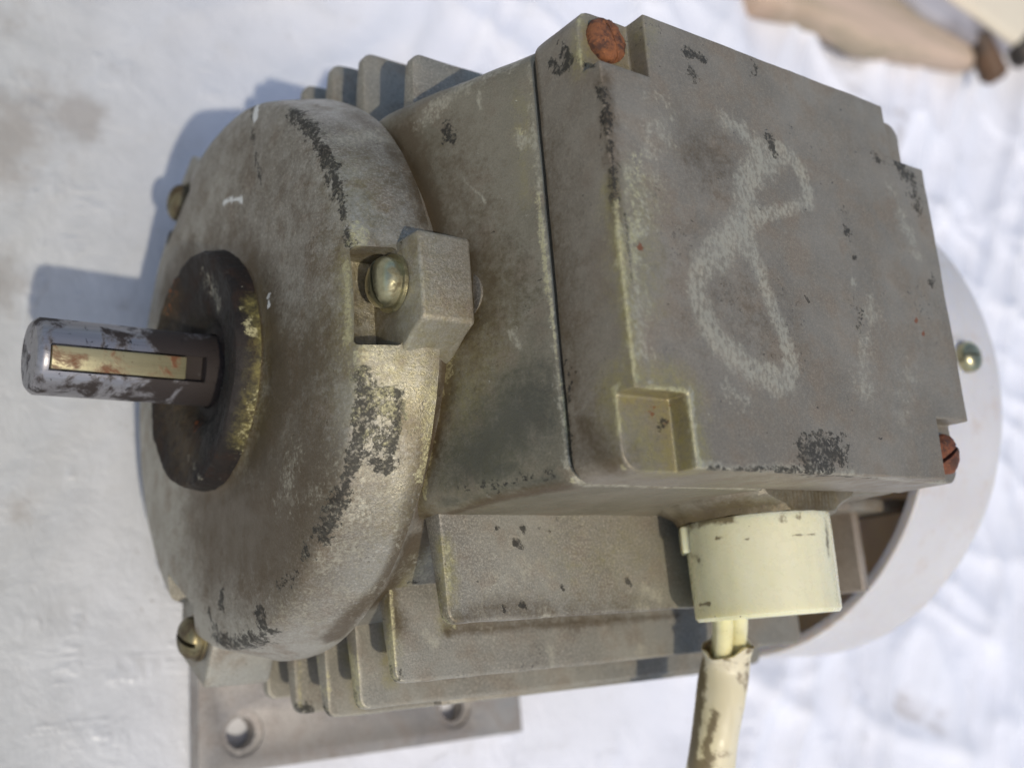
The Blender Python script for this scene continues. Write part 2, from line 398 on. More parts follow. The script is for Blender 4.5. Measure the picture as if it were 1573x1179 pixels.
def wave(axis, scale):
    w = t.n('ShaderNodeTexWave', wave_type='BANDS', bands_direction=axis, wave_profile='SIN'); w.inputs['Scale'].default_value = scale
    w.inputs['Distortion'].default_value = 0.6; w.inputs['Detail'].default_value = 1; t.l(t.co, w.inputs['Vector']); return w.outputs['Fac']
wx = wave('X', 105); wy = wave('Y', 105)
chk = t.n('ShaderNodeTexChecker'); chk.inputs['Scale'].default_value = 330; t.l(t.co, chk.inputs['Vector'])
weave = t.mix(chk.outputs['Fac'], wx, wy)
soil = t.noise(14, 6, 0.7, 0.6); soil2 = t.noise(55, 5, 0.75); spots = t.noise(26, 4, 0.6, 0.8)
c = t.mix(t.ramp(t.noise(7, 4), 0.35, 0.65), (0.74, 0.745, 0.79), (0.68, 0.685, 0.72))
c = t.mix(t.attr('left_tone'), c, t.mix(t.ramp(t.noise(40, 5, 0.7), 0.35, 0.68), (0.44, 0.44, 0.42), (0.355, 0.355, 0.335)))
c = t.mix(t.math('MULTIPLY', t.ramp(weave, 0.0, 0.5), 0.03), c, (0.5, 0.5, 0.5))
c = t.mix(t.ramp(soil2, 0.5, 0.75, 0, 0.16), c, (0.36, 0.33, 0.28))
c = t.mix(t.ramp(t.math('MULTIPLY', t.ramp(spots, 0.60, 0.74), t.ramp(soil, 0.46, 0.6)), 0, 1, 0, 0.45), c, (0.22, 0.17, 0.12))
at_ = t.attr('soil'); c = t.mix(t.ramp(t.math('ADD', at_, t.math('MULTIPLY', t.math('SUBTRACT', soil2, 0.5), 1.6)), 0.25, 0.75, 0, 0.42), c, (0.2, 0.16, 0.12))
st1 = t.noise(75, 3, 0.6, 0.1, (1, 0.35, 1)); st2 = t.noise(85, 3, 0.6, 0.1, (0.4, 1, 1)); glint = t.math('MULTIPLY', t.ramp(st1, 0.5, 0.62), t.ramp(st2, 0.5, 0.62))
c = t.mix(t.ramp(t.noise(210, 3, 0.7), 0.70, 0.75, 0, 0.5), c, (0.20, 0.17, 0.13))
h = t.bump(weave, 0.04, 0.3); h = t.bump(glint, 0.8, 0.35, h); h = t.bump(t.noise(75, 5, 0.7, 0.5), 1.6, 0.5, h); h = t.bump(soil2, 0.8, 0.35, h)
t.set(Base_Color=c, Roughness=t.ramp(glint, 0, 1, 0.55, 0.2), Normal=h)
t.b.inputs['Specular IOR Level'].default_value = 0.5
# soil spots near the shaft end
soilf = np.zeros(len(vv))
for px, py, rr_, st in ((35, 190, 9, .9), (60, 150, 7, .7), (120, 170, 6, .9), (20, 430, 6, .7), (15, 30, 8, .6), (180, 100, 4, .5), (10, 240, 8, .8), (90, 215, 6, .5), (40, 770, 4, .6), (30, 1030, 4, .5)):
    p = on(px, py, 2, CZ); soilf = np.maximum(soilf, st * np.clip(1 - np.hypot(vv[:, 0] / S - p[0], vv[:, 1] / S - p[1]) / (2 * rr_), 0, 1))
a_ = me.attributes.new('soil', 'FLOAT', 'POINT'); a_.data.foreach_set('value', soilf.astype('f'))
left_tone_f = np.clip(1 - (vv[:, 0] / S - 10) / 130, 0, 1) ** 1.3  # greyer, darker sheet colour towards the shaft end
a_ = me.attributes.new('left_tone', 'FLOAT', 'POINT'); a_.data.foreach_set('value', left_tone_f.astype('f'))
tarp = link('woven_tarpaulin', me, t.m)
tarp['label'] = 'creased white woven plastic tarpaulin with dirt spots, spread under the motor'; tarp['category'] = 'tarpaulin'

# ------------------------------------------------------------------ the motor
motor = thing('electric_motor', 'old grey cast aluminium electric motor with finned body, square terminal box and bare shaft', 'electric motor')

LUG_A = (0.0, 119.0, -119.0)
LUG_X = {0.0: 44.0, 119.0: 40.0, -119.0: 40.0}
LUG_R = {0.0: 0.0, 119.0: 3.0, -119.0: 3.0}       # the side lugs stand out a little more
def around(deg): return Matrix.Rotation(math.radians(deg), 4, 'X')

# --- end shield: dish with hub, three screw lugs and their pockets
prof = [(50.5, 0), (50.5, 56.3), (48, 56.4), (44, 55.3), (40.0, 54.3), (38.0, 53.7), (37.2, 53.2), (36.7, 52.5), (36.3, 51.4), (35.5, 48.5), (34.8, 43), (34.5, 34), (34.6, 28), (34.6, 24.2), (34.0, 23.2), (32.8, 22.3), (31.7, 21.8), (31.4, 21.0), (31.5, 20.2), (31.8, 19.6), (32.4, 19.3), (33.4, 18.0), (34.4, 17), (34.6, 10.5), (35.0, 10.0), (37, 9.9), (37, 0)]
dense = []
for (x0, r0), (x1, r1) in zip(prof, prof[1:]):
    L = math.hypot(x1 - x0, r1 - r0); n = max(1, int(L / 1.3))
    for j in range(n): dense.append((x0 + (x1 - x0) * j / n, r0 + (r1 - r0) * j / n))
dense.append(prof[-1])
sh = tmp(lathe_bm(dense, 300, cap=False))
cut = []; add = []
for a in LUG_A:
    R_ = around(-a)
    zt = 61.3 + LUG_R[a]
    prof_l = [(-5.6, zt), (9.4, zt), (9.9, 48), (-11.0, 48), (-10.2, 53.5), (-7.0, zt - 3.2)]
    lb = loft_bm([[(x, y, z) for y, z in prof_l] for x in (LUG_X[a], 54.4)])
    bmesh.ops.transform(lb, matrix=around(-a), verts=lb.verts); add.append(bevel(tmp(lb), 0.8, 3, 20))
boolean(sh, add, 'UNION')
for a in LUG_A:
    cut.append(bevel(box(36.7 if a == 0 else 33, LUG_X[a] + 0.05, -8.6, 8.2, 46.4, 72, rot=around(-a)), 0.8, 2))
boolean(sh, cut)
rough(sh, 0.16, 0.10)
marks(sh, {
    'black': [([(445, 178), (465, 195)], 1.4, .8), ([(470, 195), (495, 225), (508, 255), (517, 290)], 1.35, 1.0), ([(519, 300), (527, 335)], .8, .85),
              ([(556, 570), (556, 610), (548, 655), (540, 700), (528, 745)], .8, 1.0), ([(565, 575), (568, 600), (560, 650)], 1.6, .9), ([(560, 700), (590, 715), (603, 690), (607, 640), (610, 600)], 1.0, .9), ([(580, 620), (590, 680)], 3.2, .62), ([(590, 605), (608, 600)], .8, .9),
              ([(530, 740), (512, 785), (498, 825)], 1.2, .95), ([(338, 910), (338, 932)], 1.1, 1.0), ([(395, 935), (400, 955), (412, 968)], 1.5, 1.0),
              ([(330, 982), (350, 988), (385, 986), (405, 975)], 1.8, 1.0), ([(322, 940), (330, 970)], 1.2, .8), ([(388, 170), (392, 220), (400, 280)], .6, .75), ([(540, 380), (533, 350)], .7, .8), ([(410, 465)], .8, .9),
              ([(430, 900), (455, 880)], 1.2, .6), ([(515, 765), (470, 850)], 1.5, .55)],
    'white': [([(392, 165), (393, 182)], .8, 1.2), ([(343, 311), (372, 303)], .5, .95), ([(409, 455), (416, 470)], .3, .8)],
    'yellow_glint': [([(532, 402), (534, 470), (537, 524)], .35, 1.0), ([(560, 545), (580, 580), (600, 640)], 4, .42), ([(548, 340), (550, 372)], 1.3, .6), ([(655, 740), (668, 690), (685, 600)], .5, .8)],  # painted glints: pocket rim, band and rear seam
    'warm_bounce': [([(560, 530), (600, 560), (640, 600)], 11, .75), ([(400, 640), (385, 600), (392, 540), (380, 470)], 3.5, 1.0), ([(350, 700), (388, 650)], 4, .9),
            ([(533, 400), (536, 520)], 2.2, 1.1), ([(650, 600), (660, 690), (640, 780)], 5, .7), ([(560, 330), (540, 260)], 5, .5), ([(590, 620), (600, 780)], 7, .45), ([(575, 500), (560, 400)], 6, .8), ([(650, 400), (650, 470)], 5, .5)],  # painted yellow bounce light: hub side, lug front, band
    'grime': [([(290, 400), (260, 450)], 6, .8), ([(360, 410), (420, 520), (430, 600), (400, 700)], 8, .85), ([(330, 770), (400, 820), (460, 740)], 12, 1.0), ([(290, 740), (330, 860)], 8, .8), ([(420, 640), (470, 560)], 11, .75), ([(330, 360), (400, 420)], 8, .6), ([(380, 220), (450, 330), (480, 430)], 16, .42), ([(280, 330), (340, 230)], 14, .36), ([(500, 470), (500, 620), (460, 750)], 12, .42), ([(540, 210), (600, 260), (630, 330)], 8, .4),
              ([(610, 220), (640, 290), (655, 340)], 2.2, .7), ([(545, 180), (600, 195)], 2.0, .6), ([(640, 790), (655, 760), (668, 700)], 3, .75), ([(635, 820), (600, 900), (560, 950), (520, 995)], 1.6, 1.05), ([(620, 640), (645, 700)], 4, .5)],
    'chalk_and_edge_light': [([(520, 215), (590, 205)], 2.4, .55), ([(590, 560), (560, 690)], 5, .5), ([(560, 760), (530, 850)], 7, .45), ([(460, 950), (540, 900)], 5, .4), ([(548, 350), (545, 370)], 1.3, .8), ([(450, 700), (440, 760)], 4, .35)]})
shield = finish(sh, 'end_shield', M_SHIELD, motor, 38)

# --- hub recess grease, bearing ring
hubp = [(34.4, 9.3), (33.6, 9.0), (33.2, 7.3), (34.4, 7.1)]
o = finish(rough(tmp(lathe_bm(hubp, 120, cap=False)), 0.25, 0.5), 'bearing_cap', M_HUB, motor)
# dark greasy skin of the hub front, a thin cover seated on the shield's hub
capp = [(34.0, 8.2), (33.6, 9.8), (31.9, 11.4), (30.9, 13.5), (30.2, 17.5), (29.5, 20.8), (29.2, 21.9), (29.3, 22.6), (29.9, 23.0), (31.5, 23.3), (33.6, 23.7)]
o = tmp(lathe_bm(capp, 160, cap=False)); dice(o, 0.9, yr=(-24, 24), zr=(-24, 24)); rough(o, 0.45, 0.16, 3.0)
marks(o, {'yellow_glint': [([(392, 600), (385, 650), (365, 700)], 1.2, .35), ([(372, 470), (384, 500), (389, 516)], .25, .9)], 'chalk_and_edge_light': [([(322, 430), (335, 470)], 2.2, .4), ([(290, 700), (308, 735)], .6, .4)], 'grime': [([(250, 460), (245, 560), (290, 700)], 5, .5)], 'warm_bounce': [([(390, 470), (396, 500), (398, 560), (390, 620), (370, 680)], 1.6, .6)],
          'rust': [([(262, 440), (260, 470)], 2.5, .42), ([(300, 660)], 3, .42)], 'black': [([(300, 600), (330, 640)], 7, .75), ([(320, 500), (340, 560)], 6, .7)]})
finish(o, 'hub_cover', M_HUB, motor)

# --- shaft with chamfer, keyway and key
KA = around(15)
sp = [(0, 0), (0, 6.0), (0.5, 6.6), (1.1, 7.0), (38, 7.0), (38, 0)]
sh2 = tmp(lathe_bm(sp, 96, cap=False))
boolean(sh2, [box(1.9, 30.0, -2.4, 2.4, 4.4, 12, rot=KA), tmp(lathe_bm([(-1, 0), (-1, 1.9), (1.6, 0)], 32, cap=False))])
finish(sh2, 'shaft', M_SHAFT, motor)
k_ = bevel(box(2.1, 26.0, -2.1, 2.1, 4.4, 7.35, rot=KA), 0.3, 2); finish(k_, 'shaft_key', M_KEY, shield if False else motor)

# --- screws of the shield, one in each lug
def screw_bm(loc, d, r=4.6, h=3.4, slot=0.9, dome=True, slot_rot=0.0):
    pr = [(0, 0), (0, r * 0.97), (h * 0.45, r)]
    if dome:
        for a in range(15, 91, 15): pr.append((h * 0.45 + h * 0.62 * math.sin(math.radians(a)), r * math.cos(math.radians(a)) ** 0.8 if a < 90 else 0))
    else: pr += [(h, r * 0.93), (h, 0)]
    fr = axis_frame(loc, d)
    o = tmp(lathe_bm(pr, 48, frame=fr, cap=False))
    sl = box(h * 0.55, h * 2, -r * 1.3, r * 1.3, -slot / 2, slot / 2, rot=fr @ Matrix.Rotation(math.radians(slot_rot), 4, 'X'))
    return boolean(o, [sl])
M_SCREWB = steel('dull_brass_screw', base=(0.20, 0.17, 0.09), stain=(0.07, 0.05, 0.025), amt=(0.45, 0.6), ro=0.4, metal=0.7)
for a in LUG_A:
    ms = M_SCREW if a == 0 else M_SCREWB
    c_ = around(-a) @ Vector((LUG_X[a] - 0.1, 2.5, 53.0 + LUG_R[a]))
    o = screw_bm(c_, (-1, 0, 0), 4.3, 3.9, 1.0, slot_rot=a + 92)
    finish(o, 'shield_screw', ms, motor)
    w = tmp(lathe_bm([(0, 2), (0, 4.9), (0.7, 4.9), (0.8, 2), (0, 2)], 48, frame=axis_frame(around(-a) @ Vector((LUG_X[a] - 0.05, 2.5, 53.0 + LUG_R[a])), (-1, 0, 0)), cap=False))
    finish(w, 'washer', ms, motor)

# --- body barrel, its lugs behind the shield's lugs
bp = [(49.5, 0), (49.5, 54.6), (51.2, 55.0), (53, 54.0), (54.5, 53.2), (60, 52.6), (150, 52.0), (164, 51.5), (165, 50.5), (165, 0)]
bd = []
for (x0, r0), (x1, r1) in zip(bp, bp[1:]):
    n = max(1, int(math.hypot(x1 - x0, r1 - r0) / 2.0))
    for j in range(n): bd.append((x0 + (x1 - x0) * j / n, r0 + (r1 - r0) * j / n))
bd.append(bp[-1])
bo = tmp(lathe_bm(bd, 220, cap=False))
rough(bo, 0.25, 0.12, 5.0)
marks(bo, {'grime': [([(640, 830), (600, 905), (540, 960), (500, 1000)], 1.8, 1.1), ([(655, 810), (630, 860), (610, 890)], 1.6, .9), ([(690, 520), (665, 650), (650, 790)], 1.5, .9)],
           'warm_bounce': [([(640, 850), (610, 900)], 2.0, .9)], 'chalk_and_edge_light': [([(635, 870), (650, 890)], 3, .4)], 'black': [([(636, 888)], .3, .8)]})
body = finish(bo, 'motor_body', M_BODY, motor, 40)
# little round lug at the back of the top lug
o = tmp(lathe_bm([(0, 0), (0, 4.2), (3.2, 4.2), (4.4, 3.4), (4.4, 0)], 40, frame=axis_frame((55.2, 0.5, 57.2), (1, 0, -0.1)), cap=False))
finish(rough(o, 0.15, 0.4), 'screw_boss', M_BODY, motor)

# --- cooling fins, one plate each
FINS = [(45.3, 52.6), (27.5, 61.9), (14.3, 66.3), (1.4, 67.9), (-12.6, 67.2), (-26.4, 64.2), (-40.0, 57.5)]
def fin(side, z, yt, xa, xb, yr=30.0, name='cooling_fin', thick=2.5):
    n = 5; y0 = yr; y1 = yt
    pl_ = []
    rc = 2.2
    for cx, cy, a0 in ((xb - rc, y1 - rc, 0), (xa + rc, y1 - rc, 90)):
        for q in range(n + 1):
            a = math.radians(a0 + 90 * q / n); pl_.append((cx + rc * math.cos(a), cy + rc * math.sin(a)))
    pl_ += [(xa - 0.6, y0), (xb + 0.6, y0)]
    cy = sum(p[1] for p in pl_) / len(pl_)
    rings = []
    for dz, ins in ((0, 0.0), (-thick, -0.0)):
        rings.append([(x, side * y, z + dz * (1 if y > y0 + 1 else 1.9) + (0.0 if dz == 0 else 0.0)) for x, y in pl_])
    o = tmp(loft_bm(rings)); bevel(o, 0.4, 2, 50)
    dice(o, 1.5 if side < 0 else 3, xr=(xa, xb), yr=((-yt, -yr) if side < 0 else (yr, yt)))
    rough(o, 0.17, 0.16, z)
    return o
fin_marks = {'yellow_glint': [([(690, 838), (691, 900), (693, 962)], .35, .9), ([(601, 915), (604, 980), (608, 1040)], .35, .9), ([(549, 1010), (551, 1050), (555, 1082)], .35, .8), ([(503, 1030), (507, 1090)], .35, .7), ([(460, 1020), (462, 1085)], .35, .6)],  # painted glints down the fins' end edges
             'chalk_and_edge_light': [([(998, 905), (1012, 915)], 1.2, .8), ([(843, 990), (850, 1015)], .9, .75), ([(655, 975), (662, 990)], .9, .8), ([(985, 990)], 1.6, .7), ([(740, 920), (800, 870)], 6, .3)],
             'black': [([(793, 839)], .75, 1.4), ([(758, 808)], .5, 1.0), ([(800, 817)], .35, 1.1), ([(636, 888)], .35, 1.1), ([(771, 926)], .3, 1.0), ([(858, 906)], .35, 1.0), ([(963, 895)], .35, 1.1), ([(612, 1030), (611, 1042)], .45, .9), ([(802, 926)], .3, .9), ([(463, 1092), (475, 1085)], 1.6, 1.0)],
             'warm_bounce': [([(683, 835), (688, 960)], 1.5, 1.2), ([(592, 930), (603, 1035)], 1.5, 1.1), ([(540, 1000), (548, 1080)], 1.3, 1.0), ([(900, 860), (960, 850)], 8, .3)],  # painted bounce light at the fins' shaft-side ends
             'grime': [([(700, 955), (760, 935), (850, 940)], 1.8, .55), ([(600, 905), (612, 960)], 1.6, .6), ([(690, 965), (860, 955), (1040, 943)], .5, .6), ([(870, 950), (960, 930)], 3, .35)]}
for z, yt in FINS:
    if z == 45.3:
        o = fin(-1, z, yt, 55.6, 160.0, 33.0); marks(o, fin_marks); finish(o, 'cooling_fin', M_FIN, motor)
        finish(fin(1, z, yt, 55.6, 160.0, 36.0), 'cooling_fin', M_FIN, motor)
        continue
    yr = math.sqrt(max(51.0 ** 2 - z * z, 30)) - 2
    o = fin(-1, z, yt, 55.5, 167.0, yr)
    if z > -30: marks(o, fin_marks)
    finish(o, 'cooling_fin', M_FIN, motor)
    finish(fin(1, z, yt, 55.5, 167.0, yr), 'cooling_fin', M_FIN, motor)
# long lip cast on the third fin
o = bevel(box(74.5, 139, -67.3, -64.5, 9.3, 12.3), 0.4, 2); finish(rough(o, 0.1, 0.2), 'fin_lip', M_FIN, motor)

# --- feet: one flat rail each side with two bolt holes, and its webs
for sgn in (-1, 1):
    ya, yb = sorted((-81.5, -40.0) if sgn < 0 else (40.0, 70.0))
    o = box(53.6, 149.0, ya, yb, -67.4, -61.8)
    holes = []
    for hx in ((64.4, 126.0) if sgn < 0 else ()):
        holes.append(tmp(lathe_bm([(-75, 0), (-75, 3.7), (-50, 3.7), (-50, 0)], 40, frame=Matrix.Translation((hx, sgn * 72.6, 0)) @ Matrix.Rotation(math.radians(-90), 4, 'Y'), cap=False)))
        holes.append(tmp(lathe_bm([(-62.6, 0), (-62.6, 5.6), (-50, 5.6), (-50, 0)], 40, frame=Matrix.Translation((hx, sgn * 72.6, 0)) @ Matrix.Rotation(math.radians(-90), 4, 'Y'), cap=False)))
    boolean(o, holes); bevel(o, 0.6, 2)
    foot = finish(rough(o, 0.15, 0.1), 'foot', M_FOOT, motor)
    for wx_ in (58, 96, 140):
        ya, yb = sorted((sgn * 60.0, sgn * 30.0)); finish(bevel(box(wx_, wx_ + 5, ya, yb, -62.0, -40), 0.5, 2), 'foot_web', M_FOOT, foot)

# --- terminal box: base, gasket, lid
def base_ring(z, x0, y0, y1, r=4.0): return rrect(x0, 146.3, y0, y1, z, r)
b_ = tmp(loft_bm([base_ring(28, 50.6, -34.6, 42.4), base_ring(40, 51.0, -34.6, 41.9), base_ring(46, 51.8, -34.5, 41.4), base_ring(50, 52.6, -34.4, 41.1), base_ring(54, 53.7, -34.3, 40.8), base_ring(60, 55.6, -34.2, 40.5), base_ring(67, 58.1, -34.1, 40.3), base_ring(73.4, 60.3, -34.0, 40.2), base_ring(73.9, 60.7, -33.6, 39.8)]))
dice(b_, 1.2, xr=(50, 147), yr=(-35, 43), zr=(28, 74)); rough(b_, 0.14, 0.10, 9.0)
marks(b_, {
    'black': [([(685, 200), (690, 210)], 1.3, .8), ([(715, 745), (770, 740), (850, 725)], .9, .6)],
    'yellow_glint': [([(690, 535), (684, 575), (672, 630), (660, 700), (652, 760)], .45, 1.0), ([(686, 545), (676, 600)], .9, .6), ([(826, 300), (840, 420), (852, 520), (868, 650), (880, 736)], .28, .75), ([(1150, 775), (1270, 768)], .8, .6), ([(800, 200)], .6, .5)],  # painted glints along the shield seam and parting edge
    'smudge': [([(730, 700), (760, 675), (810, 630)], 7, .95), ([(720, 725), (770, 720)], 5, .8), ([(840, 560), (855, 660)], 3.5, .6), ([(800, 420), (820, 500)], 6, .4), ([(690, 770), (760, 755), (850, 735)], 2, .7)],
    'warm_bounce': [([(560, 520), (700, 500), (720, 480)], 5, .8), ([(688, 540), (665, 660), (650, 790)], 2.0, 1.1), ([(735, 480), (715, 640)], 7, .55), ([(770, 700), (730, 770)], 6, .4), ([(800, 150), (810, 300)], 2, .4), ([(1100, 772), (1270, 765)], 2, .8)],  # yellow bounce light painted on the sloping front and seams
    'grime': [([(620, 210), (640, 260), (668, 340)], 3.5, .9), ([(690, 520), (668, 650), (652, 790)], 2.2, .8), ([(650, 800), (760, 770), (870, 745)], 1.2, .8), ([(730, 400), (745, 450), (720, 520)], 6, .6), ([(680, 240), (720, 330)], 7, .4)],
    'chalk_and_edge_light': [([(650, 180), (720, 130), (800, 85)], 1.8, .65), ([(812, 90), (830, 300), (850, 500), (872, 720)], .45, .6), ([(884, 741), (1060, 743), (1250, 752)], .7, .95), ([(790, 510), (795, 530)], .7, .7), ([(800, 210), (806, 225)], 1.0, .7), ([(735, 150), (740, 165)], .4, .7), ([(715, 280), (745, 310)], .3, .7)],  # pale marks, and the lit parting edge painted as a light line
    })
finish(b_, 'terminal_box_base', M_BASE, motor, 40)
o = tmp(loft_bm([rrect(61.4, 145.4, -33.0, 39.2, 73.5, 3), rrect(61.4, 145.4, -33.0, 39.2, 75.2, 3)])); finish(o, 'gasket', M_GASKET, motor)

ZT = 90.2
def lr(z, i=0.0): return rrect(60.2 + i, 146.5 - i, -34.0 + i, 40.4 - i, z, 3.2)
l_ = tmp(loft_bm([lr(74.7, .3), lr(75.2, 0), lr(ZT, 0.0)]))
NX, NY, NZ = 10.7, 11.3, 86.1
l_ = boolean(l_, [box(50, 60.2 + NX, -50, -34 + NY, NZ, 99), box(50, 60.2 + NX, 40.4 - NY, 60, NZ, 99), box(146.5 - NX, 160, -50, -34 + NY, NZ, 99), box(146.5 - NX, 160, 40.4 - NY, 60, NZ, 99)])
hs = [tmp(lathe_bm([(70, 0), (70, 2.3), (95, 2.3), (95, 0)], 32, frame=Matrix.Translation((66.3, -28.6, 0)) @ Matrix.Rotation(math.radians(-90), 4, 'Y'), cap=False))]
bevel(l_, 0.75, 3, 40)
dice(l_, 0.8, xr=(60, 147), yr=(-34, 41), zr=(74, 91)); rough(l_, 0.13, 0.09, 2.0)
marks(l_, {
    'black': [([(1055, 82), (1082, 92)], 1.0, .95), ([(1060, 108), (1070, 118)], 1.1, .7), ([(868, 75), (872, 100)], 1.2, 1.0), ([(848, 98), (856, 106)], .9, .9), ([(900, 100), (912, 98)], 1.0, .8), ([(1183, 215), (1188, 235)], 1.1, 1.05),
              ([(1240, 695), (1265, 685), (1285, 690)], 2.8, .95), ([(1245, 712), (1270, 714)], 2.4, 1.0), ([(1287, 675)], 1.2, .9), ([(1345, 245), (1355, 250)], 1.4, .6), ([(1380, 260), (1400, 280), (1408, 300)], 2.4, .7), ([(1410, 320)], 1.5, .9), ([(1430, 440), (1435, 425)], .8, .9), ([(1312, 398)], .8, 1.0), ([(1160, 100), (1155, 120)], 1.0, .65),
              ([(925, 140), (933, 190), (942, 260), (948, 300)], 1.0, .72), ([(957, 330), (966, 380), (968, 430)], .7, .55), ([(1240, 460)], .4, 1.), ([(1015, 660), (1018, 650)], 0.9, 1.1), ([(1316, 460), (1320, 500)], 1.5, .5), ([(1300, 330), (1302, 360)], 1.4, .5), ([(870, 540), (882, 700)], .7, .5), ([(1090, 720), (1200, 722), (1350, 735)], .6, .75)],
    'chalk_and_edge_light': [([(1160, 228), (1190, 226), (1215, 240), (1233, 272), (1239, 308)], 1.3, .9), ([(1170, 235), (1195, 240)], 2.2, .7), ([(1180, 243), (1158, 262), (1146, 292), (1144, 325)], 2.3, .95), ([(1144, 325), (1148, 365), (1160, 405), (1178, 455), (1200, 510), (1214, 550), (1212, 578), (1195, 588)], 1.35, .92),
              ([(1146, 335), (1110, 368), (1083, 405), (1071, 440), (1078, 480), (1095, 515), (1125, 545), (1165, 572), (1195, 588)], 1.9, .95), ([(1088, 398), (1112, 392), (1132, 366)], 2.2, .7), ([(1150, 335), (1180, 325), (1212, 320), (1239, 308)], 1.0, .75), ([(1113, 185), (1135, 200), (1148, 215)], 1.6, .7), ([(1125, 600), (1145, 612)], 2.0, .45),
              ([(1020, 185), (1000, 230), (985, 290), (972, 350)], 3.6, .42), ([(970, 350), (978, 450), (985, 540)], 2.2, .45), ([(1340, 470), (1325, 540), (1325, 610)], 2.6, .38), ([(1395, 580), (1390, 630)], 3.0, .32), ([(1370, 290), (1400, 370)], 1.6, .45), ([(1308, 435)], .9, .7), ([(1410, 390)], 1.0, .7),
              ([(1076, 718), (1250, 720), (1450, 742)], .7, .8), ([(1060, 600), (1072, 710)], .5, .8), ([(1215, 550), (1218, 580)], 2, .6), ([(1000, 590), (945, 592)], .4, .7)],  # mostly lit lid and notch edges, painted pale
    'yellow_glint': [([(944, 594), (950, 650), (957, 720)], .32, 1.0), ([(948, 592), (1000, 596), (1050, 599), (1058, 620), (1066, 670), (1075, 714)], .38, .95), ([(946, 310), (952, 380), (962, 470), (970, 530), (977, 586)], .42, .95), ([(985, 240), (975, 330), (980, 430)], 1.6, .42), ([(893, 20), (885, 60), (893, 100)], .4, .6)],  # painted glints along notch edges and the crease
    'warm_bounce': [([(950, 600), (1030, 605), (1030, 660), (1040, 715)], 3.4, 1.15), ([(960, 640), (1000, 700)], 4.2, .85), ([(1040, 605), (1065, 700)], 2.5, 1.2), ([(935, 280), (950, 380), (965, 480), (978, 585)], 1.6, 1.05), ([(980, 300), (985, 450)], 4, .6), ([(915, 60), (895, 95)], 2.5, .8), ([(980, 60), (950, 95)], 3, .5), ([(900, 40), (885, 90)], 1.6, .8)],  # yellow bounce light painted into the notches and along the crease
    'grime': [([(840, 250), (860, 450), (885, 690)], 5, .4), ([(1070, 230), (1100, 250)], 5, .45), ([(930, 120), (950, 330)], 1.2, .6), ([(900, 660), (940, 715)], 3, .6), ([(1100, 450), (1150, 480)], 9, .3), ([(820, 90), (850, 400), (878, 730)], .7, .7)],
    'rust': [([(985, 380)], .6, 1.3), ([(1408, 492)], .5, 1.2), ([(1420, 510)], .3, 1.0), ([(1015, 640)], 2.5, .45)]})
lid = finish(l_, 'terminal_box_lid', M_LID, motor, 42)
boolean(lid, hs) if False else [bpy.data.objects.remove(h_) for h_ in hs]

o = screw_bm((65.6, 35.8, NZ - 0.6), (0.05, 0, 1), 3.8, 2.6, 0.3, slot_rot=20)
dice(o, 0.8, xr=(60, 72), yr=(30, 41)); rough(o, 0.32, 0.9); finish(o, 'lid_screw', M_RUST, lid, 60)['label'] = 'rusty orange lid screw'
o = screw_bm((141.4, -28.6, NZ - 0.6), (0.0, 0, 1), 3.9, 3.4, 0.7, slot_rot=-60)
dice(o, 0.8, xr=(137, 148), yr=(-34, -22)); rough(o, 0.25, 0.8); finish(o, 'lid_screw', M_RUSTB, lid, 60)['label'] = 'dark rusty lid screw with a slot'

# --- cable gland: boss, collar, sleeve with a bore
GC = Vector((117.6, 0, 60.2))
fr = Matrix.Translation(GC) @ Matrix.Rotation(math.radians(-90), 4, 'Z')     # +X of the lathe now points to -Y
o = tmp(lathe_bm([(32.5, 0), (32.5, 19.5), (34.6, 18.2), (36.2, 15.6), (37.4, 15.0), (37.6, 0)], 90, frame=fr, cap=False))
boolean(o, [box(80, 150, -60, 0, 73.9, 99)]); dice(o, 1.0, xr=(97, 138), zr=(40, 74)); rough(o, 0.3, 0.3)
marks(o, {'grime': [([(1030, 800), (1130, 780), (1270, 765)], 2.5, .9)], 'warm_bounce': [([(1050, 800), (1150, 778), (1270, 770)], 2, .8)]})
finish(o, 'gland_boss', M_BASE, motor)
gp = [(37.4, 9), (37.4, 13.7), (37.8, 13.75), (42.6, 13.75), (48, 13.65), (55.0, 13.5), (55.6, 13.0), (55.6, 10.4), (55.2, 9.8), (44, 9.6), (37.4, 9)]
gd = []
for (x0, r0), (x1, r1) in zip(gp, gp[1:]):
    n = max(1, int(math.hypot(x1 - x0, r1 - r0) / 0.8))
    for j in range(n): gd.append((x0 + (x1 - x0) * j / n, r0 + (r1 - r0) * j / n))
gd.append(gp[-1])
o = tmp(lathe_bm(gd, 140, frame=fr, cap=False)); rough(o, 0.05, 0.3)
marks(o, {'grime': [([(1035, 815), (1080, 800), (1120, 795)], 1.6, .75), ([(1268, 800), (1272, 850)], 1.3, .6), ([(1075, 925), (1090, 930)], .5, .8), ([(1065, 947), (1150, 945), (1275, 940)], .35, .6), ([(1180, 800), (1230, 792)], 1.2, .55), ([(1060, 850), (1075, 860)], 1.2, .6), ([(1220, 822), (1250, 818)], .4, .7), ([(1100, 826), (1150, 824)], .35, .7)]})
gland = finish(o, 'cable_gland', M_GLAND, motor, 30)
for an in (223,):
    a = math.radians(an); c_ = GC + Vector((math.cos(a) * 13.4, -40.1, math.sin(a) * 13.4))
    rt = Matrix.Translation(c_) @ Matrix.Rotation(-a, 4, 'Y')
    finish(bevel(box(-2.0, 1.3, -2.6, 2.5, -3.8, 3.8, rot=rt), 0.5, 3), 'grip_flat', M_GLAND, gland)

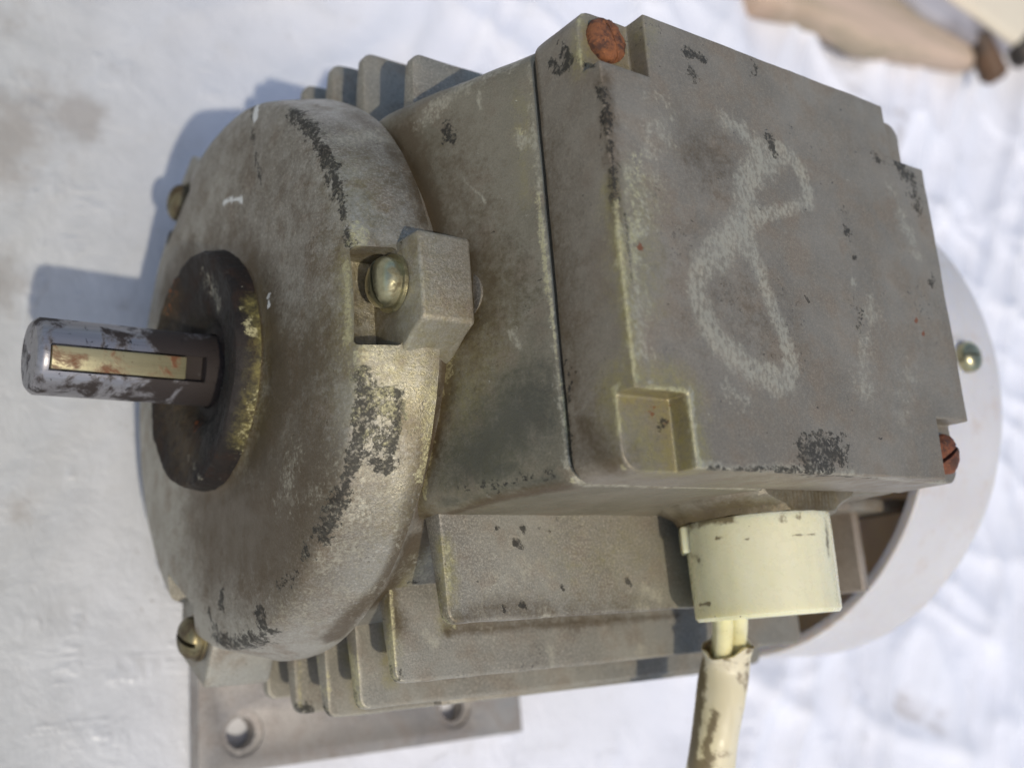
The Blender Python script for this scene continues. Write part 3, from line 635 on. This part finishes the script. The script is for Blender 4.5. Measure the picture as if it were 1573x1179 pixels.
# --- cable: split sheath and three wires
pts = [tuple(on(*q)) for q in ((1119, 985, 2, 41), (1114, 1025, 2, 39), (1106, 1075, 2, 38), (1098, 1130, 2, 36.5), (1090, 1190, 2, 33.5), (1080, 1260, 2, 28), (1068, 1350, 2, 20))]
pw = [tuple(on(*q)) for q in ((1118, 880, 2, 55), (1119, 940, 2, 49), (1119, 972, 2, 43.5))]
def smooth(P, k=6):
    P = [Vector(p) for p in P]; out = []
    for i in range(len(P) - 1):
        p0 = P[max(i - 1, 0)]; p1 = P[i]; p2 = P[i + 1]; p3 = P[min(i + 2, len(P) - 1)]
        for j in range(k):
            u_ = j / k; out.append(0.5 * ((2 * p1) + (p2 - p0) * u_ + (2 * p0 - 5 * p1 + 4 * p2 - p3) * u_ ** 2 + (3 * p1 - p0 - 3 * p2 + p3) * u_ ** 3))
    out.append(P[-1]); return out
sp_ = smooth(pts)
bm = bmesh.new(); n = 40; rings = []
for i, p in enumerate(sp_):
    tdir = (sp_[min(i + 1, len(sp_) - 1)] - sp_[max(i - 1, 0)]).normalized(); a_v = tdir.cross(Vector((0, 0, 1))).normalized(); b_v = a_v.cross(tdir)
    ro_, ri_ = [], []
    for q in range(n):
        an = 2 * math.pi * q / n; dv = math.cos(an) * a_v + math.sin(an) * b_v
        sl = (2.6 * max(0, math.cos(an + 0.4)) + 0.5 * math.sin(3 * an) + 0.25 * math.sin(7 * an + 1)) * max(0, 1 - i / 6.0)     # ragged slanted end
        wbl = 1 + 0.035 * math.sin(2 * an + i * 0.35)
        ro_.append(bm.verts.new(p + dv * (4.9 + 0.7 * max(0, 1 - i / 3.0)) * wbl + tdir * sl)); ri_.append(bm.verts.new(p + dv * (4.1 + 0.7 * max(0, 1 - i / 3.0)) * wbl + tdir * sl))
    rings.append((ro_, ri_))
for (a, c_), (b, d) in zip(rings, rings[1:]):
    for q in range(n):
        j = (q + 1) % n; bm.faces.new((a[q], b[q], b[j], a[j])); bm.faces.new((c_[q], c_[j], d[j], d[q]))
for q in range(n):
    j = (q + 1) % n; bm.faces.new((rings[0][0][q], rings[0][0][j], rings[0][1][j], rings[0][1][q]))
bmesh.ops.recalc_face_normals(bm, faces=bm.faces); scaled(bm)
o = tmp(bm); rough(o, 0.08, 0.5)
marks(o, {'grime': [([(1115, 1012), (1150, 1022)], .5, .9), ([(1084, 985), (1076, 1050), (1066, 1120), (1060, 1175)], 1.7, 1.0), ([(1095, 1095), (1085, 1150)], 1.2, .8), ([(1150, 1000), (1155, 990)], .9, .9), ([(1140, 1100)], .8, .7), ([(1090, 1160), (1080, 1178)], 1.6, .9)]})
sheath = finish(o, 'cable_sheath', M_SHEATH, motor, 60)
for ox, oz in ((-1.9, 0.7), (1.75, 0.9), (0.0, -1.9)):
    w_ = smooth([(p[0] + ox * 1.1, p[1], p[2] + oz) for p in pw] + [(p[0] + ox * .9, p[1], p[2] + oz * .9) for p in pts[1:]])
    finish(tmp(tube_bm(w_, 1.85, 18)), 'inner_wire', M_WIRE, sheath)

# --- rear bearing shield, its three arms, fan cover ring and its bolts
rp = [(164.5, 0), (164.5, 49.5), (166, 50), (171, 49.5), (174, 46), (175, 30), (176, 18), (176, 0)]
o = tmp(lathe_bm(rp, 120, cap=False)); finish(rough(o, 0.2, 0.2), 'rear_shield', M_BODY, motor)
for a in (0, 120, 240):
    o = bevel(box(150, 198, -7, 8, 50.5, 62.5, rot=around(-a)), 1.2, 3)
    o2 = finish(rough(o, 0.15, 0.2), 'cover_arm', M_BODY, motor)
o = bevel(box(150, 190.5, -33.4, -30.2, 26, 46.8), 0.8, 2); finish(rough(o, 0.15, 0.2), 'side_rib', M_BODY, motor)
M_FLANGE = cast_metal('brown_cast_flange', base=(0.30, 0.25, 0.195), dark=(0.2, 0.16, 0.12), painted=False, off=5.2)
o = bevel(box(169.8, 172.6, -51.5, -30.0, -30, 44.6), 0.6, 2); finish(rough(o, 0.15, 0.2), 'end_flange', M_FLANGE, motor)
cp = [(178.0, 62.9), (177.8, 65.2), (178.2, 65.6), (190, 66.1), (205.2, 66.8), (206.6, 66.4), (207.2, 65.2), (207.2, 30), (205.6, 30), (205.4, 63.6), (204, 64.6), (190, 64.2), (182, 63.9), (178.0, 62.9)]
cdn = []
for (x0, r0), (x1, r1) in zip(cp, cp[1:]):
    n = max(1, int(math.hypot(x1 - x0, r1 - r0) / 2.5))
    for j in range(n): cdn.append((x0 + (x1 - x0) * j / n, r0 + (r1 - r0) * j / n))
cdn.append(cp[-1])
o = tmp(lathe_bm(cdn, 240, cap=False)); rough(o, 0.2, 0.06)
cover = finish(o, 'fan_cover', M_RING, motor, 40)
for a in (0, 120, 240):
    c_ = around(-a) @ Vector((192.8, 0.4, 65.9)); d_ = around(-a) @ Vector((0, 0, 1))
    finish(screw_bm(c_, d_, 3.7, 3.4, 0.5, slot_rot=90), 'cover_screw', M_SCREW, cover)
# fan: hub and blades behind the rear shield
fan = tmp(lathe_bm([(178, 0), (178, 12), (200, 14), (200, 0)], 48, cap=False)); fan = finish(fan, 'fan_hub', M_RING, motor)
for j in range(7):
    o = bevel(box(182, 200, -0.9, 0.9, 13, 58, rot=around(j * 360 / 7 + 11)), 0.3, 2); finish(o, 'fan_blade', M_RING, fan)

# ------------------------------------------------------------------ the blurred board ends lying farther back
bt = thing('timber_offcut', 'blurred tan and grey board with dark ends, lying far back on the tarpaulin', 'board')
tb = NT('tan_board'); a = tb.noise(9, 5, 0.6); b = tb.noise(30, 4, 0.7, 0, (0.3, 3, 1))
tb.set(Base_Color=tb.mix(tb.ramp(b, 0.35, 0.65), tb.mix(tb.ramp(a, 0.4, 0.6), (0.44, 0.30, 0.21), (0.30, 0.25, 0.17)), (0.48, 0.36, 0.27)), Roughness=0.8)
tc = NT('cream_board'); tc.set(Base_Color=tc.mix(tc.ramp(tc.noise(12, 4), 0.4, 0.6), (0.62, 0.55, 0.42), (0.55, 0.43, 0.33)), Roughness=0.7)
te = NT('grey_strip'); te.set(Base_Color=te.mix(te.ramp(te.noise(20, 4), 0.4, 0.6), (0.36, 0.34, 0.35), (0.22, 0.20, 0.20)), Roughness=0.6)
td = NT('dark_knob'); td.set(Base_Color=td.mix(td.ramp(td.noise(60, 4), 0.4, 0.6), (0.10, 0.05, 0.02), (0.02, 0.015, 0.01)), Roughness=0.6)
ZB = -50.0
def slab(pix, z0, z1, name, mat, r=3.0):
    P = [on(px, py, 2, z1) for px, py in pix]
    o = tmp(loft_bm([[(p[0], p[1], z0) for p in P], [(p[0], p[1], z1) for p in P]])); bevel(o, r, 3, 20)
    return finish(o, name, mat, bt)
slab([(1150, -70), (1178, 2), (1255, 18), (1300, 40), (1345, 68), (1395, 76), (1450, 86), (1515, 98), (1538, 84), (1420, 20), (1330, -60)], -66.5, ZB, 'lower_board', tb.m, 5)
slab([(1335, -60), (1422, 14), (1540, 86), (1562, 72), (1470, 0), (1400, -62)], -60, ZB + 5, 'grey_strip', te.m, 3)
slab([(1404, -62), (1476, 0), (1566, 62), (1640, 55), (1660, -70)], -66.5, ZB + 9, 'upper_board', tc.m, 5)
for px, py in ((1522, 90), (1568, 66)):
    p = on(px, py, 2, ZB + 4)
    o = tmp(lathe_bm([(-14, 0), (-14, 7), (9, 7), (12, 4), (12, 0)], 24, frame=axis_frame((p[0], p[1], ZB + 2), (0.5, -1, 0)), cap=False)); finish(rough(o, 1.0, 0.15), 'dark_bolt_end', td.m, bt)
